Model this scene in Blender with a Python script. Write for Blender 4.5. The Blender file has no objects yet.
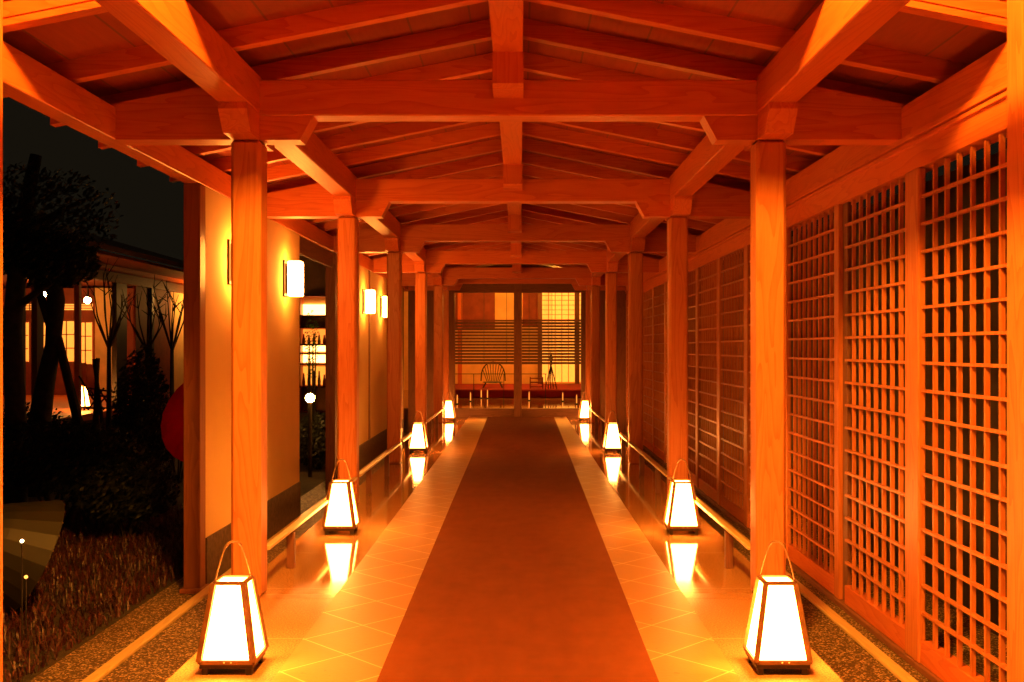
import bpy, bmesh, math, random
from mathutils import Vector, Matrix

# ------------------------------------------------------------------ camera
S = bpy.context.scene
C = S.collection
PI = math.pi
CX, CH = 0.06, 1.25          # camera x and eye height
cam_data = bpy.data.cameras.new('camera')
cam = bpy.data.objects.new('camera', cam_data)
C.objects.link(cam)
S.camera = cam
cam.location = (CX, 0.0, CH)
cam.rotation_euler = (PI / 2, 0, 0)
cam_data.sensor_width = 36.0
cam_data.lens = 35.156           # 1000 px focal length at 1024 px
cam_data.shift_x = (512 - 520.5) / 1024
cam_data.shift_y = 7.0 / 1024
cam_data.clip_start = 0.05
cam_data.clip_end = 200

# ------------------------------------------------------------------ world, exposure
w = bpy.data.worlds.new('night')
S.world = w
w.use_nodes = True
w.node_tree.nodes['Background'].inputs[0].default_value = (0.012, 0.009, 0.005, 1)
w.node_tree.nodes['Background'].inputs[1].default_value = 0.25
S.view_settings.view_transform = 'Standard'
S.view_settings.look = 'None'
S.view_settings.exposure = 1.3
S.view_settings.gamma = 1.0
S.view_settings.use_curve_mapping = False
S.cycles.use_denoising = True
S.cycles.max_bounces = 10
S.cycles.diffuse_bounces = 5
S.cycles.sample_clamp_indirect = 6.0
S.cycles.caustics_reflective = False
S.cycles.caustics_refractive = False

WARM = (1.0, 0.30, 0.030)     # colour of the lamps on surfaces


def point_light(name, loc, watts, radius, col=WARM, parent=None):
    d = bpy.data.lights.new(name, 'POINT')
    d.energy = watts
    d.color = col
    d.shadow_soft_size = radius
    o = bpy.data.objects.new(name, d)
    C.objects.link(o)
    o.location = loc
    if parent:
        o.parent = parent
    return o


# ------------------------------------------------------------------ node helpers
def new_mat(name):
    m = bpy.data.materials.new(name)
    m.use_nodes = True
    nt = m.node_tree
    return m, nt, nt.nodes['Principled BSDF']


def node(nt, kind, **kw):
    n = nt.nodes.new(kind)
    for k, v in kw.items():
        setattr(n, k, v)
    return n


def mth(nt, op, a, b=None, c=None):
    n = node(nt, 'ShaderNodeMath', operation=op)
    for i, v in enumerate((a, b, c)):
        if v is None:
            continue
        if isinstance(v, (int, float)):
            n.inputs[i].default_value = v
        else:
            nt.links.new(v, n.inputs[i])
    return n.outputs[0]


def mixc(nt, fac, a, b, blend='MIX'):
    n = node(nt, 'ShaderNodeMix', data_type='RGBA', blend_type=blend)
    for idx, v in ((0, fac), (6, a), (7, b)):
        if isinstance(v, (int, float)):
            n.inputs[idx].default_value = v
        elif isinstance(v, tuple):
            n.inputs[idx].default_value = (*v[:3], 1)
        else:
            nt.links.new(v, n.inputs[idx])
    return n.outputs[2]


def coords(nt, scale=(1, 1, 1), kind='Object'):
    tc = node(nt, 'ShaderNodeTexCoord')
    mp = node(nt, 'ShaderNodeMapping')
    mp.inputs['Scale'].default_value = scale
    nt.links.new(tc.outputs[kind], mp.inputs['Vector'])
    return mp.outputs[0]


def noise(nt, vec, scale=5, detail=4, rough=0.55, dist=0.0):
    n = node(nt, 'ShaderNodeTexNoise')
    n.inputs['Scale'].default_value = scale
    n.inputs['Detail'].default_value = detail
    n.inputs['Roughness'].default_value = rough
    n.inputs['Distortion'].default_value = dist
    nt.links.new(vec, n.inputs['Vector'])
    return n.outputs['Fac']


def ramp(nt, fac, stops):
    n = node(nt, 'ShaderNodeValToRGB')
    el = n.color_ramp.elements
    while len(el) < len(stops):
        el.new(0.5)
    for e, (p, c) in zip(el, stops):
        e.position = p
        e.color = (*c[:3], 1)
    nt.links.new(fac, n.inputs[0])
    return n.outputs[0]


def bump(nt, bsdf, h, strength=0.3, dist=0.01):
    b = node(nt, 'ShaderNodeBump')
    b.inputs['Strength'].default_value = strength
    b.inputs['Distance'].default_value = dist
    nt.links.new(h, b.inputs['Height'])
    nt.links.new(b.outputs[0], bsdf.inputs['Normal'])


def wood(name, axis, light, dark, rough=0.45, spec=0.35):
    """axis = grain direction 0,1,2"""
    m, nt, bs = new_mat(name)
    sc = [1.0, 1.0, 1.0]
    sc[axis] = 0.09
    v = coords(nt, tuple(sc))
    info = node(nt, 'ShaderNodeObjectInfo')
    add = node(nt, 'ShaderNodeVectorMath', operation='ADD')
    nt.links.new(v, add.inputs[0])
    mul = node(nt, 'ShaderNodeVectorMath', operation='SCALE')
    mul.inputs[0].default_value = (13, 7, 19)
    nt.links.new(info.outputs['Random'], mul.inputs['Scale'])
    nt.links.new(mul.outputs[0], add.inputs[1])
    vv = add.outputs[0]
    big = noise(nt, vv, 7, 2, 0.5, 0.4)
    rings = mth(nt, 'FRACT', mth(nt, 'MULTIPLY', big, 13.0))
    rings = mth(nt, 'POWER', rings, 2.5)
    fine = noise(nt, vv, 120, 3, 0.6)
    f = mth(nt, 'ADD', mth(nt, 'MULTIPLY', rings, 0.45), mth(nt, 'MULTIPLY', fine, 0.55))
    col = ramp(nt, f, [(0.2, light), (0.85, dark)])
    tint = mth(nt, 'ADD', mth(nt, 'MULTIPLY', info.outputs['Random'], 0.22), 0.86)
    hs = node(nt, 'ShaderNodeHueSaturation')
    nt.links.new(col, hs.inputs['Color'])
    nt.links.new(tint, hs.inputs['Value'])
    nt.links.new(hs.outputs[0], bs.inputs['Base Color'])
    bs.inputs['Roughness'].default_value = rough
    bs.inputs['Specular IOR Level'].default_value = spec
    bump(nt, bs, f, 0.12, 0.003)
    return m


def plain(name, col, rough=0.6, var=0.25, scale=8, metal=0.0, bmp=0.0, spec=0.4):
    m, nt, bs = new_mat(name)
    v = coords(nt)
    n = noise(nt, v, scale, 5, 0.6)
    a = tuple(min(1, c * (1 + var)) for c in col)
    b = tuple(c * (1 - var) for c in col)
    nt.links.new(ramp(nt, n, [(0.3, b), (0.7, a)]), bs.inputs['Base Color'])
    bs.inputs['Roughness'].default_value = rough
    bs.inputs['Metallic'].default_value = metal
    bs.inputs['Specular IOR Level'].default_value = spec
    if bmp:
        bump(nt, bs, n, bmp, 0.01)
    return m


def glow(name, col, strength, base=(0.8, 0.7, 0.5), fibre=0.0):
    m, nt, bs = new_mat(name)
    bs.inputs['Base Color'].default_value = (*base, 1)
    bs.inputs['Roughness'].default_value = 0.8
    if fibre:
        n = noise(nt, coords(nt), 30, 4)
        nt.links.new(ramp(nt, n, [(0.3, tuple(c * (1 - fibre) for c in col)), (0.7, col)]), bs.inputs['Emission Color'])
    else:
        bs.inputs['Emission Color'].default_value = (*col, 1)
    bs.inputs['Emission Strength'].default_value = strength
    return m


WL, WD = (0.62, 0.155, 0.030), (0.50, 0.088, 0.013)
M = {}
for ax, nm in ((0, 'x'), (1, 'y'), (2, 'z')):
    M['wood_' + nm] = wood('timber_' + nm, ax, WL, WD)
    M['dark_' + nm] = wood('dark_timber_' + nm, ax, (0.20, 0.075, 0.028), (0.12, 0.04, 0.014), 0.55)
M['brown_z'] = wood('brown_timber', 2, (0.26, 0.085, 0.024), (0.18, 0.05, 0.012))
M['lit_wood'] = wood('lit_timber', 2, (0.56, 0.185, 0.045), (0.42, 0.105, 0.018))  # same timber as the beams, yellower to carry the light on it
M['roof_board'] = wood('roof_board', 0, (0.50, 0.20, 0.06), (0.36, 0.12, 0.03), 0.6)
M['black_wood'] = plain('black_wood', (0.030, 0.018, 0.012), 0.5, 0.3, 20)
M['lantern_wood'] = plain('lantern_wood', (0.20, 0.085, 0.03), 0.45, 0.3, 20)
M['lantern_base'] = plain('lantern_base', (0.035, 0.018, 0.012), 0.5, 0.3, 20)
M['rope'] = plain('rope', (0.26, 0.12, 0.04), 0.8, 0.3, 90, bmp=0.3)
M['iron'] = plain('iron', (0.03, 0.022, 0.018), 0.45, 0.3, 20, metal=0.4)
M['bark'] = plain('bark', (0.020, 0.014, 0.010), 0.9, 0.5, 14, bmp=0.8)
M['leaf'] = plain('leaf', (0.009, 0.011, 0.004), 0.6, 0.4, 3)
M['paper_lantern'] = glow('lantern_paper', (1.0, 0.33, 0.050), 29.0, fibre=0.12)
M['paper_lamp'] = glow('wall_lamp_paper', (1.0, 0.33, 0.045), 36.0, fibre=0.08)
M['bulb'] = glow('bulb', (1.0, 0.42, 0.08), 110.0)
M['amber_glow'] = glow('amber_glow', (1.0, 0.24, 0.025), 0.8, fibre=0.3)
M['soft_glow'] = glow('soft_amber_glow', (1.0, 0.30, 0.03), 0.8, fibre=0.35)
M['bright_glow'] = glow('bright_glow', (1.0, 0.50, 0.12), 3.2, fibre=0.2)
M['red_felt'] = plain('red_felt', (0.22, 0.012, 0.008), 0.9, 0.2, 60)
m, nt, bs = new_mat('red_paper')
bs.inputs['Base Color'].default_value = (0.75, 0.010, 0.018, 1)
bs.inputs['Roughness'].default_value = 0.6
tl = node(nt, 'ShaderNodeBsdfTranslucent')
tl.inputs[0].default_value = (0.75, 0.012, 0.02, 1)
mx = node(nt, 'ShaderNodeMixShader')
mx.inputs[0].default_value = 0.5
nt.links.new(bs.outputs[0], mx.inputs[1])
nt.links.new(tl.outputs[0], mx.inputs[2])
nt.links.new(mx.outputs[0], nt.nodes['Material Output'].inputs['Surface'])
M['red_paper'] = m
M['green_paper'] = plain('green_paper', (0.014, 0.011, 0.003), 0.5, 0.35, 5)
M['stone_dark'] = plain('dark_plinth', (0.10, 0.06, 0.035), 0.7, 0.4, 25, bmp=0.2)
M['white_paper'] = plain('white_paper', (0.8, 0.75, 0.65), 0.6, 0.1, 10)
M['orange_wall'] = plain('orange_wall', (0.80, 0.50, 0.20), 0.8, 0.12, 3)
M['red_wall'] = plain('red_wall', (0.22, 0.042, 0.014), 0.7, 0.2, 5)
M['bamboo'] = plain('bamboo', (0.12, 0.05, 0.018), 0.5, 0.35, 30)
M['rail_wood'] = wood('rail_wood', 1, (0.62, 0.44, 0.17), (0.50, 0.32, 0.11), 0.35)


def mat_plaster():
    m, nt, bs = new_mat('plaster')
    v = coords(nt)
    a = noise(nt, v, 260, 3, 0.7)
    b = noise(nt, v, 2.5, 3, 0.5)
    col = mixc(nt, b, (0.58, 0.37, 0.12), (0.70, 0.47, 0.17))
    col = mixc(nt, mth(nt, 'MULTIPLY', a, 0.35), col, (0.38, 0.23, 0.07))
    nt.links.new(col, bs.inputs['Base Color'])
    bs.inputs['Roughness'].default_value = 0.9
    bump(nt, bs, a, 0.5, 0.004)
    return m


def mat_granite(name='granite', rbase=0.03, spec=0.6):
    m, nt, bs = new_mat(name)
    v = coords(nt)
    sp = noise(nt, v, 130, 3, 0.8)
    cl = noise(nt, v, 5, 4, 0.6)
    col = ramp(nt, sp, [(0.36, (0.15, 0.065, 0.02)), (0.5, (0.42, 0.20, 0.06)), (0.64, (0.68, 0.38, 0.13))])
    col = mixc(nt, mth(nt, 'MULTIPLY', cl, 0.4), col, (0.34, 0.19, 0.09))
    # slab joints every 0.9 m along the gallery, one long joint
    sep = node(nt, 'ShaderNodeSeparateXYZ')
    nt.links.new(v, sep.inputs[0])
    fy = mth(nt, 'FRACT', mth(nt, 'DIVIDE', mth(nt, 'ADD', sep.outputs[1], 0.2), 0.9))
    jt = mth(nt, 'LESS_THAN', fy, 0.006)
    col = mixc(nt, mth(nt, 'MULTIPLY', jt, 0.6), col, (0.75, 0.55, 0.3))
    nt.links.new(col, bs.inputs['Base Color'])
    near_ = node(nt, 'ShaderNodeMapRange')
    nt.links.new(sep.outputs[1], near_.inputs[0])
    for q_, v_ in ((1, 4.5), (2, 5.4), (3, 0.60), (4, 0.0)):
        near_.inputs[q_].default_value = v_
    rg = mth(nt, 'ADD', mth(nt, 'ADD', mth(nt, 'MULTIPLY', cl, 0.08), rbase), near_.outputs[0])
    nt.links.new(rg, bs.inputs['Roughness'])
    bs.inputs['Specular IOR Level'].default_value = spec
    bump(nt, bs, cl, 0.03, 0.004)
    return m


def mat_tile():
    m, nt, bs = new_mat('floor_tile')
    v = coords(nt)
    sep = node(nt, 'ShaderNodeSeparateXYZ')
    nt.links.new(v, sep.inputs[0])
    x, y = sep.outputs[0], sep.outputs[1]
    a = 0.43
    x = mth(nt, 'ABSOLUTE', x)
    u = mth(nt, 'DIVIDE', mth(nt, 'ADD', mth(nt, 'SUBTRACT', x, 0.864), mth(nt, 'SUBTRACT', y, 3.85)), a)
    vv = mth(nt, 'DIVIDE', mth(nt, 'SUBTRACT', mth(nt, 'SUBTRACT', x, 0.864), mth(nt, 'SUBTRACT', y, 3.85)), a)
    fu = mth(nt, 'ABSOLUTE', mth(nt, 'SUBTRACT', mth(nt, 'FRACT', mth(nt, 'ADD', u, 100.5)), 0.5))
    fv = mth(nt, 'ABSOLUTE', mth(nt, 'SUBTRACT', mth(nt, 'FRACT', mth(nt, 'ADD', vv, 100.5)), 0.5))
    g = mth(nt, 'LESS_THAN', mth(nt, 'MINIMUM', fu, fv), 0.011)
    cellv = node(nt, 'ShaderNodeCombineXYZ')
    nt.links.new(mth(nt, 'ROUND', mth(nt, 'ADD', u, 0.5)), cellv.inputs[0])
    nt.links.new(mth(nt, 'ROUND', mth(nt, 'ADD', vv, 0.5)), cellv.inputs[1])
    wn = node(nt, 'ShaderNodeTexWhiteNoise')
    nt.links.new(cellv.outputs[0], wn.inputs['Vector'])
    n1 = noise(nt, v, 6, 6, 0.65)
    n2 = noise(nt, v, 60, 3, 0.6)
    col = mixc(nt, n1, (0.36, 0.16, 0.04), (0.56, 0.28, 0.08))
    col = mixc(nt, mth(nt, 'MULTIPLY', wn.outputs['Value'], 0.35), col, (0.40, 0.19, 0.05))
    pit = mth(nt, 'GREATER_THAN', noise(nt, v, 28, 2, 0.4), 0.72)
    col = mixc(nt, mth(nt, 'MULTIPLY', pit, 0.6), col, (0.22, 0.10, 0.04))
    col = mixc(nt, mth(nt, 'MULTIPLY', g, 0.75), col, (0.85, 0.58, 0.26))
    nt.links.new(col, bs.inputs['Base Color'])
    nt.links.new(mth(nt, 'ADD', mth(nt, 'MULTIPLY', n1, 0.22), 0.32), bs.inputs['Roughness'])
    bs.inputs['Specular IOR Level'].default_value = 0.35
    bump(nt, bs, mth(nt, 'SUBTRACT', n2, mth(nt, 'MULTIPLY', g, 1.5)), 0.25, 0.004)
    return m


def mat_carpet():
    m, nt, bs = new_mat('carpet')
    v = coords(nt)
    n1 = noise(nt, v, 350, 2, 0.7)
    n2 = noise(nt, v, 6, 6, 0.75)
    n3 = noise(nt, coords(nt, (1, 0.25, 1)), 14, 4, 0.6)
    col = mixc(nt, n2, (0.13, 0.030, 0.008), (0.31, 0.085, 0.022))
    col = mixc(nt, mth(nt, 'MULTIPLY', n1, 0.5), col, (0.15, 0.04, 0.015))
    col = mixc(nt, mth(nt, 'MULTIPLY', n3, 0.4), col, (0.36, 0.115, 0.032))
    nt.links.new(col, bs.inputs['Base Color'])
    bs.inputs['Roughness'].default_value = 0.95
    bs.inputs['Specular IOR Level'].default_value = 0.1
    bump(nt, bs, n1, 0.6, 0.006)
    return m


def mat_gravel():
    m, nt, bs = new_mat('gravel')
    v = coords(nt)
    vo = node(nt, 'ShaderNodeTexVoronoi')
    vo.inputs['Scale'].default_value = 130
    nt.links.new(v, vo.inputs['Vector'])
    hs = node(nt, 'ShaderNodeSeparateColor')
    nt.links.new(vo.outputs['Color'], hs.inputs[0])
    col = ramp(nt, hs.outputs[0], [(0.1, (0.03, 0.014, 0.006)), (0.7, (0.10, 0.055, 0.022)), (0.97, (0.60, 0.42, 0.2))])
    nt.links.new(col, bs.inputs['Base Color'])
    bs.inputs['Roughness'].default_value = 0.6
    bump(nt, bs, vo.outputs['Distance'], -1.0, 0.012)
    return m


def mat_soil():
    m, nt, bs = new_mat('soil')
    n = noise(nt, coords(nt), 12, 6, 0.7)
    nt.links.new(ramp(nt, n, [(0.3, (0.018, 0.012, 0.006)), (0.7, (0.05, 0.032, 0.014))]), bs.inputs['Base Color'])
    bs.inputs['Roughness'].default_value = 0.95
    bump(nt, bs, n, 0.8, 0.03)
    return m


M['lit_leaf'] = plain('lit_leaf', (0.12, 0.26, 0.03), 0.6, 0.4, 3)  # brighter copy of the leaf colour, standing for light on the plant
M['plaster'] = mat_plaster()
M['granite'] = mat_granite()
M['tile'] = mat_tile()
M['carpet'] = mat_carpet()
M['gravel'] = mat_gravel()
M['soil'] = mat_soil()
m, nt, bs = new_mat('grass_blade')
wnn = noise(nt, coords(nt), 3, 5, 0.7)
nt.links.new(ramp(nt, wnn, [(0.3, (0.014, 0.004, 0.002)), (0.55, (0.075, 0.014, 0.007)), (0.8, (0.045, 0.030, 0.007))]), bs.inputs['Base Color'])  # reddish lamplight is put into the blade colours
bs.inputs['Roughness'].default_value = 0.5
M['grass'] = m
m, nt, bs = new_mat('clear_glass')
bs.inputs['Transmission Weight'].default_value = 1.0
bs.inputs['Roughness'].default_value = 0.02
M['glass'] = m


# ------------------------------------------------------------------ mesh helpers
class MB:
    def __init__(self):
        self.bm = bmesh.new()

    def box(self, x0, x1, y0, y1, z0, z1, bev=0.0):
        t = bmesh.new()
        r = bmesh.ops.create_cube(t, size=1)
        for v in r['verts']:
            v.co = Vector(((x0 + x1) / 2 + v.co.x * (x1 - x0), (y0 + y1) / 2 + v.co.y * (y1 - y0), (z0 + z1) / 2 + v.co.z * (z1 - z0)))
        if bev:
            bmesh.ops.bevel(t, geom=t.edges[:], offset=bev, segments=1, affect='EDGES')
        self.merge(t)
        return self

    def merge(self, t):
        me = bpy.data.meshes.new('tmp')
        t.to_mesh(me)
        t.free()
        self.bm.from_mesh(me)
        bpy.data.meshes.remove(me)

    def prism(self, pts, axis, a, b):
        """2-D outline pts extruded along axis from a to b. axis 'x': pts=(y,z); 'y': pts=(x,z); 'z': pts=(x,y)"""
        def mk(p, t):
            return {'x': (t, p[0], p[1]), 'y': (p[0], t, p[1]), 'z': (p[0], p[1], t)}[axis]
        va = [self.bm.verts.new(mk(p, a)) for p in pts]
        vb = [self.bm.verts.new(mk(p, b)) for p in pts]
        n = len(pts)
        self.bm.faces.new(va)
        self.bm.faces.new(vb[::-1])
        for i in range(n):
            self.bm.faces.new((va[i], vb[i], vb[(i + 1) % n], va[(i + 1) % n]))
        return self

    def bar(self, p, q, wx, wy=None, up=(0, 0, 1)):
        """square bar between two points"""
        wy = wy or wx
        p, q = Vector(p), Vector(q)
        d = (q - p).normalized()
        u = Vector(up)
        if abs(d.dot(u)) > 0.98:
            u = Vector((0, 1, 0))
        s = d.cross(u).normalized()
        t = s.cross(d).normalized()
        ring = [(-1, -1), (1, -1), (1, 1), (-1, 1)]
        va = [self.bm.verts.new(p + s * a * wx / 2 + t * b * wy / 2) for a, b in ring]
        vb = [self.bm.verts.new(q + s * a * wx / 2 + t * b * wy / 2) for a, b in ring]
        self.bm.faces.new(va[::-1])
        self.bm.faces.new(vb)
        for i in range(4):
            self.bm.faces.new((va[i], va[(i + 1) % 4], vb[(i + 1) % 4], vb[i]))
        return self

    def tube(self, pts, radii, seg=8):
        pts = [Vector(p) for p in pts]
        if isinstance(radii, (int, float)):
            radii = [radii] * len(pts)
        rings = []
        prev = None
        for i, p in enumerate(pts):
            d = (pts[min(i + 1, len(pts) - 1)] - pts[max(i - 1, 0)]).normalized()
            if prev is None:
                u = Vector((0, 0, 1)) if abs(d.z) < 0.9 else Vector((1, 0, 0))
                s = d.cross(u).normalized()
            else:
                s = (prev - d * prev.dot(d)).normalized()
            prev = s
            t = d.cross(s)
            rings.append([self.bm.verts.new(p + (s * math.cos(2 * PI * k / seg) + t * math.sin(2 * PI * k / seg)) * radii[i]) for k in range(seg)])
        for a, b in zip(rings, rings[1:]):
            for k in range(seg):
                self.bm.faces.new((a[k], a[(k + 1) % seg], b[(k + 1) % seg], b[k]))
        self.bm.faces.new(rings[0][::-1])
        self.bm.faces.new(rings[-1])
        return self

    def quad(self, a, b, c, d):
        self.bm.faces.new([self.bm.verts.new(v) for v in (a, b, c, d)])
        return self

    def slab(self, pts, n, th):
        """a thin solid panel: quad pts pushed by -n*th"""
        n = Vector(n).normalized() * th
        f = [self.bm.verts.new(Vector(p)) for p in pts]
        g = [self.bm.verts.new(Vector(p) - n) for p in pts]
        self.bm.faces.new(f)
        self.bm.faces.new(g[::-1])
        k = len(pts)
        for i in range(k):
            self.bm.faces.new((f[i], g[i], g[(i + 1) % k], f[(i + 1) % k]))
        return self

    def ball(self, c, r, sub=2, sz=(1, 1, 1)):
        t = bmesh.new()
        bmesh.ops.create_icosphere(t, subdivisions=sub, radius=r)
        for v in t.verts:
            v.co = Vector((v.co.x * sz[0] + c[0], v.co.y * sz[1] + c[1], v.co.z * sz[2] + c[2]))
        self.merge(t)
        return self

    def build(self, name, mat, parent=None, smooth=False, loc=None):
        bmesh.ops.recalc_face_normals(self.bm, faces=self.bm.faces[:])
        me = bpy.data.meshes.new(name)
        self.bm.to_mesh(me)
        self.bm.free()
        me.materials.append(mat)
        if smooth:
            for p in me.polygons:
                p.use_smooth = True
        o = bpy.data.objects.new(name, me)
        C.objects.link(o)
        if parent is not None:
            o.parent = parent
        if loc is not None:
            o.location = loc
        return o


def tag(o, label=None, cat=None, group=None, kind=None):
    if label:
        o['label'] = label
    if cat:
        o['category'] = cat
    if group:
        o['group'] = group
    if kind:
        o['kind'] = kind
    return o


def empty(name, loc, label=None, cat=None, group=None, rz=0.0):
    o = bpy.data.objects.new(name, None)
    C.objects.link(o)
    o.empty_display_size = 0.1
    o.location = loc
    o.rotation_euler = (0, 0, rz)
    return tag(o, label, cat, group)


def copy_tree(o, parent=None):
    c = o.copy()
    C.objects.link(c)
    c.parent = parent
    for ch in [x for x in bpy.data.objects if x.parent == o]:
        copy_tree(ch, c)
    return c


def struct(name, mb, mat, parent=None):
    o = mb.build(name, mat, parent)
    if parent is None:
        o['kind'] = 'structure'
    return o


# ------------------------------------------------------------------ dimensions
L = 2.916
FY = [5.06 + L * (k - 1) for k in range(0, 6)]     # frames 0..5 (2.14, 5.06, 7.98, ...)
FY.append(18.10)                                   # end frame
PX = 1.312          # post centres
PW = 0.15
TIE_B, TIE_T = 2.41, 2.59
OUT_B = 2.29
EAVE_I, EAVE_O = 1.96, 2.065
LOW = -0.295       # level of garden and gravel
GAB = 3.87         # front edge of the low roof

# ------------------------------------------------------------------ ground and floors
y0, y1 = -3.0, 18.35
f = MB()
f.box(-1.40, 1.40, 5.0, y1, LOW, 0.0)
floor = struct('floor', f, M['granite'])
struct('floor_front', MB().box(-1.27, 1.27, y0, 4.995, LOW, 0.0), M['granite'])
for s in (-1, 1):
    t = MB()
    a, b = (0.45, 0.885) if s > 0 else (-0.872, -0.45)
    t.box(a, b, y0, 18.2, 0.0, 0.004)
    tag(t.build('tile_strip', M['tile']), kind='structure')
# hemp carpet runner
c = MB()
ys = [y0, 2.0, 4.0, 8.0, 12.5, 17.95]
lft = [-0.455, -0.465, -0.475, -0.49, -0.50, -0.53]
rgt = [0.555, 0.565, 0.575, 0.60, 0.63, 0.66]
for i in range(5):
    v = [(lft[i], ys[i]), (rgt[i], ys[i]), (rgt[i + 1], ys[i + 1]), (lft[i + 1], ys[i + 1])]
    top = [c.bm.verts.new((p[0], p[1], 0.014)) for p in v]
    bot = [c.bm.verts.new((p[0], p[1], 0.004)) for p in v]
    c.bm.faces.new(top)
    c.bm.faces.new(bot[::-1])
    for k in (1, 3) + ((0,) if i == 0 else ()) + ((2,) if i == 4 else ()):
        c.bm.faces.new((top[k], bot[k], bot[(k + 1) % 4], top[(k + 1) % 4]))
tag(c.build('carpet_runner', M['carpet']), 'long reddish brown carpet runner down the middle of the gallery floor', 'carpet')

g = MB()
g.box(-2.22, 2.8, y0, 30, LOW - 0.1, LOW - 0.001)
struct('ground', g, M['gravel'])
g = MB()
g.box(-30, -2.22, y0, 45, LOW - 0.12, LOW - 0.005)
struct('ground_garden', g, M['soil'])


# ------------------------------------------------------------------ posts and beams
def arm_profile(b, t, half, cut):
    return [(-half, t), (half, t), (half - cut, b), (-half + cut, b)]


def make_post(x, y, label, w=PW, arms=True):
    r = empty('timber_post', (x, y, 0), label, 'post', 'timber posts of the gallery')
    h = OUT_B if arms else OUT_B
    MB().box(-w / 2, w / 2, -w / 2, w / 2, 0, h, 0.016).build('shaft', M['lit_wood'], r)
    MB().prism(arm_profile(OUT_B, TIE_B, 0.335, 0.065), 'y', -0.065, 0.065).build('bracket_arm', M['wood_x'], r)
    a = MB()
    a.prism([(-0.30, TIE_B + 0.01), (0.30, TIE_B + 0.01), (0.30, TIE_B - 0.02), (0.225, OUT_B), (-0.225, OUT_B), (-0.30, TIE_B - 0.02)], 'x', -0.068, 0.068)
    a.build('bracket_arm', M['wood_y'], r)
    return r


near = {0: 'front', 1: 'just behind the nearest', 2: 'just behind the second', 3: 'between the second and third',
        4: 'just behind the third', 5: 'just in front of the farthest', 6: 'just behind the farthest'}
for k, y in enumerate(FY):
    for s in (-1, 1):
        side = 'left' if s < 0 else 'right'
        if k == 0:
            lab = 'timber post of the %s row out in front of the nearest lantern, beside the viewer' % side
        elif k == 3:
            lab = 'timber post of the %s row standing between the second and third %s lanterns' % (side, side)
        else:
            lab = 'timber post of the %s row %s %s lantern' % (side, near[k], side)
        make_post(s * PX, y, lab)


def make_tie(y, label, ridge_block=True):
    r = empty('tie_beam', (0, y, TIE_B), label, 'beam', 'tie beams across the gallery')
    MB().box(-PX, PX, -0.072, 0.072, 0, TIE_T - TIE_B, 0.006).build('beam', M['wood_x'], r)
    for s in (-1, 1):
        a, b = sorted((s * (PX + 0.068), s * (EAVE_I + 0.01)))
        a, b = PX + 0.06, EAVE_O - 0.01
        MB().prism([(s * a, OUT_B - TIE_B), (s * b, OUT_B - TIE_B), (s * b, 2.862 - 0.2 * b - TIE_B), (s * a, 2.862 - 0.2 * a - TIE_B)], 'y', -0.072, 0.072).build('outer_beam', M['wood_x'], r)
    if ridge_block:
        MB().prism([(-0.30, 0.25), (0.30, 0.25), (0.30, 0.10), (0.25, 0.085), (-0.25, 0.085), (-0.30, 0.10)], 'x', -0.074, 0.074).build('ridge_block', M['wood_z'], r)
    return r


ordn = ['above the viewer in front of the nearest lanterns', 'nearest the viewer, over the posts behind the nearest lanterns', 'second one in view, over the posts by the second lanterns',
        'third one in view, over the third pair of posts', 'fourth one in view, over the posts by the third lanterns',
        'fifth one in view, next to last before the end window', 'farthest one, directly over the end window']
for k, y in enumerate(FY):
    make_tie(y, 'timber tie beam ' + ordn[k])

YA, YB = 1.85, 18.35
for s in (-1, 1):
    side = 'left' if s < 0 else 'right'
    o = MB().box(s * PX - 0.071, s * PX + 0.071, YA, YB, TIE_B + 0.012, 2.61, 0.006).build('purlin', M['wood_y'])
    tag(o, 'long heavy purlin running over the %s row of gallery posts' % side, 'beam')
    a, b = sorted((s * EAVE_I, s * EAVE_O))
    o = MB().box(a, b, GAB - 0.02, YB, OUT_B, 2.452, 0.004).build('eaves_beam', M['wood_y'])
    tag(o, 'long eaves beam along the %s, on top of the %s' % (side, 'plastered wall' if s < 0 else 'lattice wall'), 'beam')
o = MB().box(-0.072, 0.072, YA, YB, 2.66, 2.862, 0.006).build('ridge_beam', M['wood_y'])
tag(o, 'long ridge beam along the middle of the ceiling', 'beam')

# roof: boards + rafters, one slope on each side
SL = 0.20


def slope_pts(s, xi, xo, dz0, dz1):
    z = lambda x, d: 2.87 - SL * abs(x) + d
    return [(s * xi, z(xi, dz0)), (s * xo, z(xo, dz0)), (s * xo, z(xo, dz1)), (s * xi, z(xi, dz1))]


def mat_boards():
    m, nt, bs = new_mat('roof_boards')
    v = coords(nt, (0.12, 1, 1))
    tc = coords(nt)
    sep = node(nt, 'ShaderNodeSeparateXYZ')
    nt.links.new(tc, sep.inputs[0])
    fx = mth(nt, 'FRACT', mth(nt, 'DIVIDE', mth(nt, 'ADD', sep.outputs[0], 50), 0.30))
    j = mth(nt, 'LESS_THAN', fx, 0.035)
    cell = mth(nt, 'FLOOR', mth(nt, 'DIVIDE', mth(nt, 'ADD', sep.outputs[0], 50), 0.30))
    wn = node(nt, 'ShaderNodeTexWhiteNoise', noise_dimensions='1D')
    nt.links.new(cell, wn.inputs['W'])
    n = noise(nt, coords(nt, (1, 0.15, 1)), 40, 4, 0.6)
    col = ramp(nt, n, [(0.25, (0.38, 0.060, 0.012)), (0.8, (0.27, 0.034, 0.007))])
    col = mixc(nt, mth(nt, 'MULTIPLY', wn.outputs['Value'], 0.4), col, (0.20, 0.04, 0.010))
    col = mixc(nt, mth(nt, 'MULTIPLY', j, 0.7), col, (0.12, 0.05, 0.02))
    nt.links.new(col, bs.inputs['Base Color'])
    bs.inputs['Roughness'].default_value = 0.6
    return m


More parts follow.
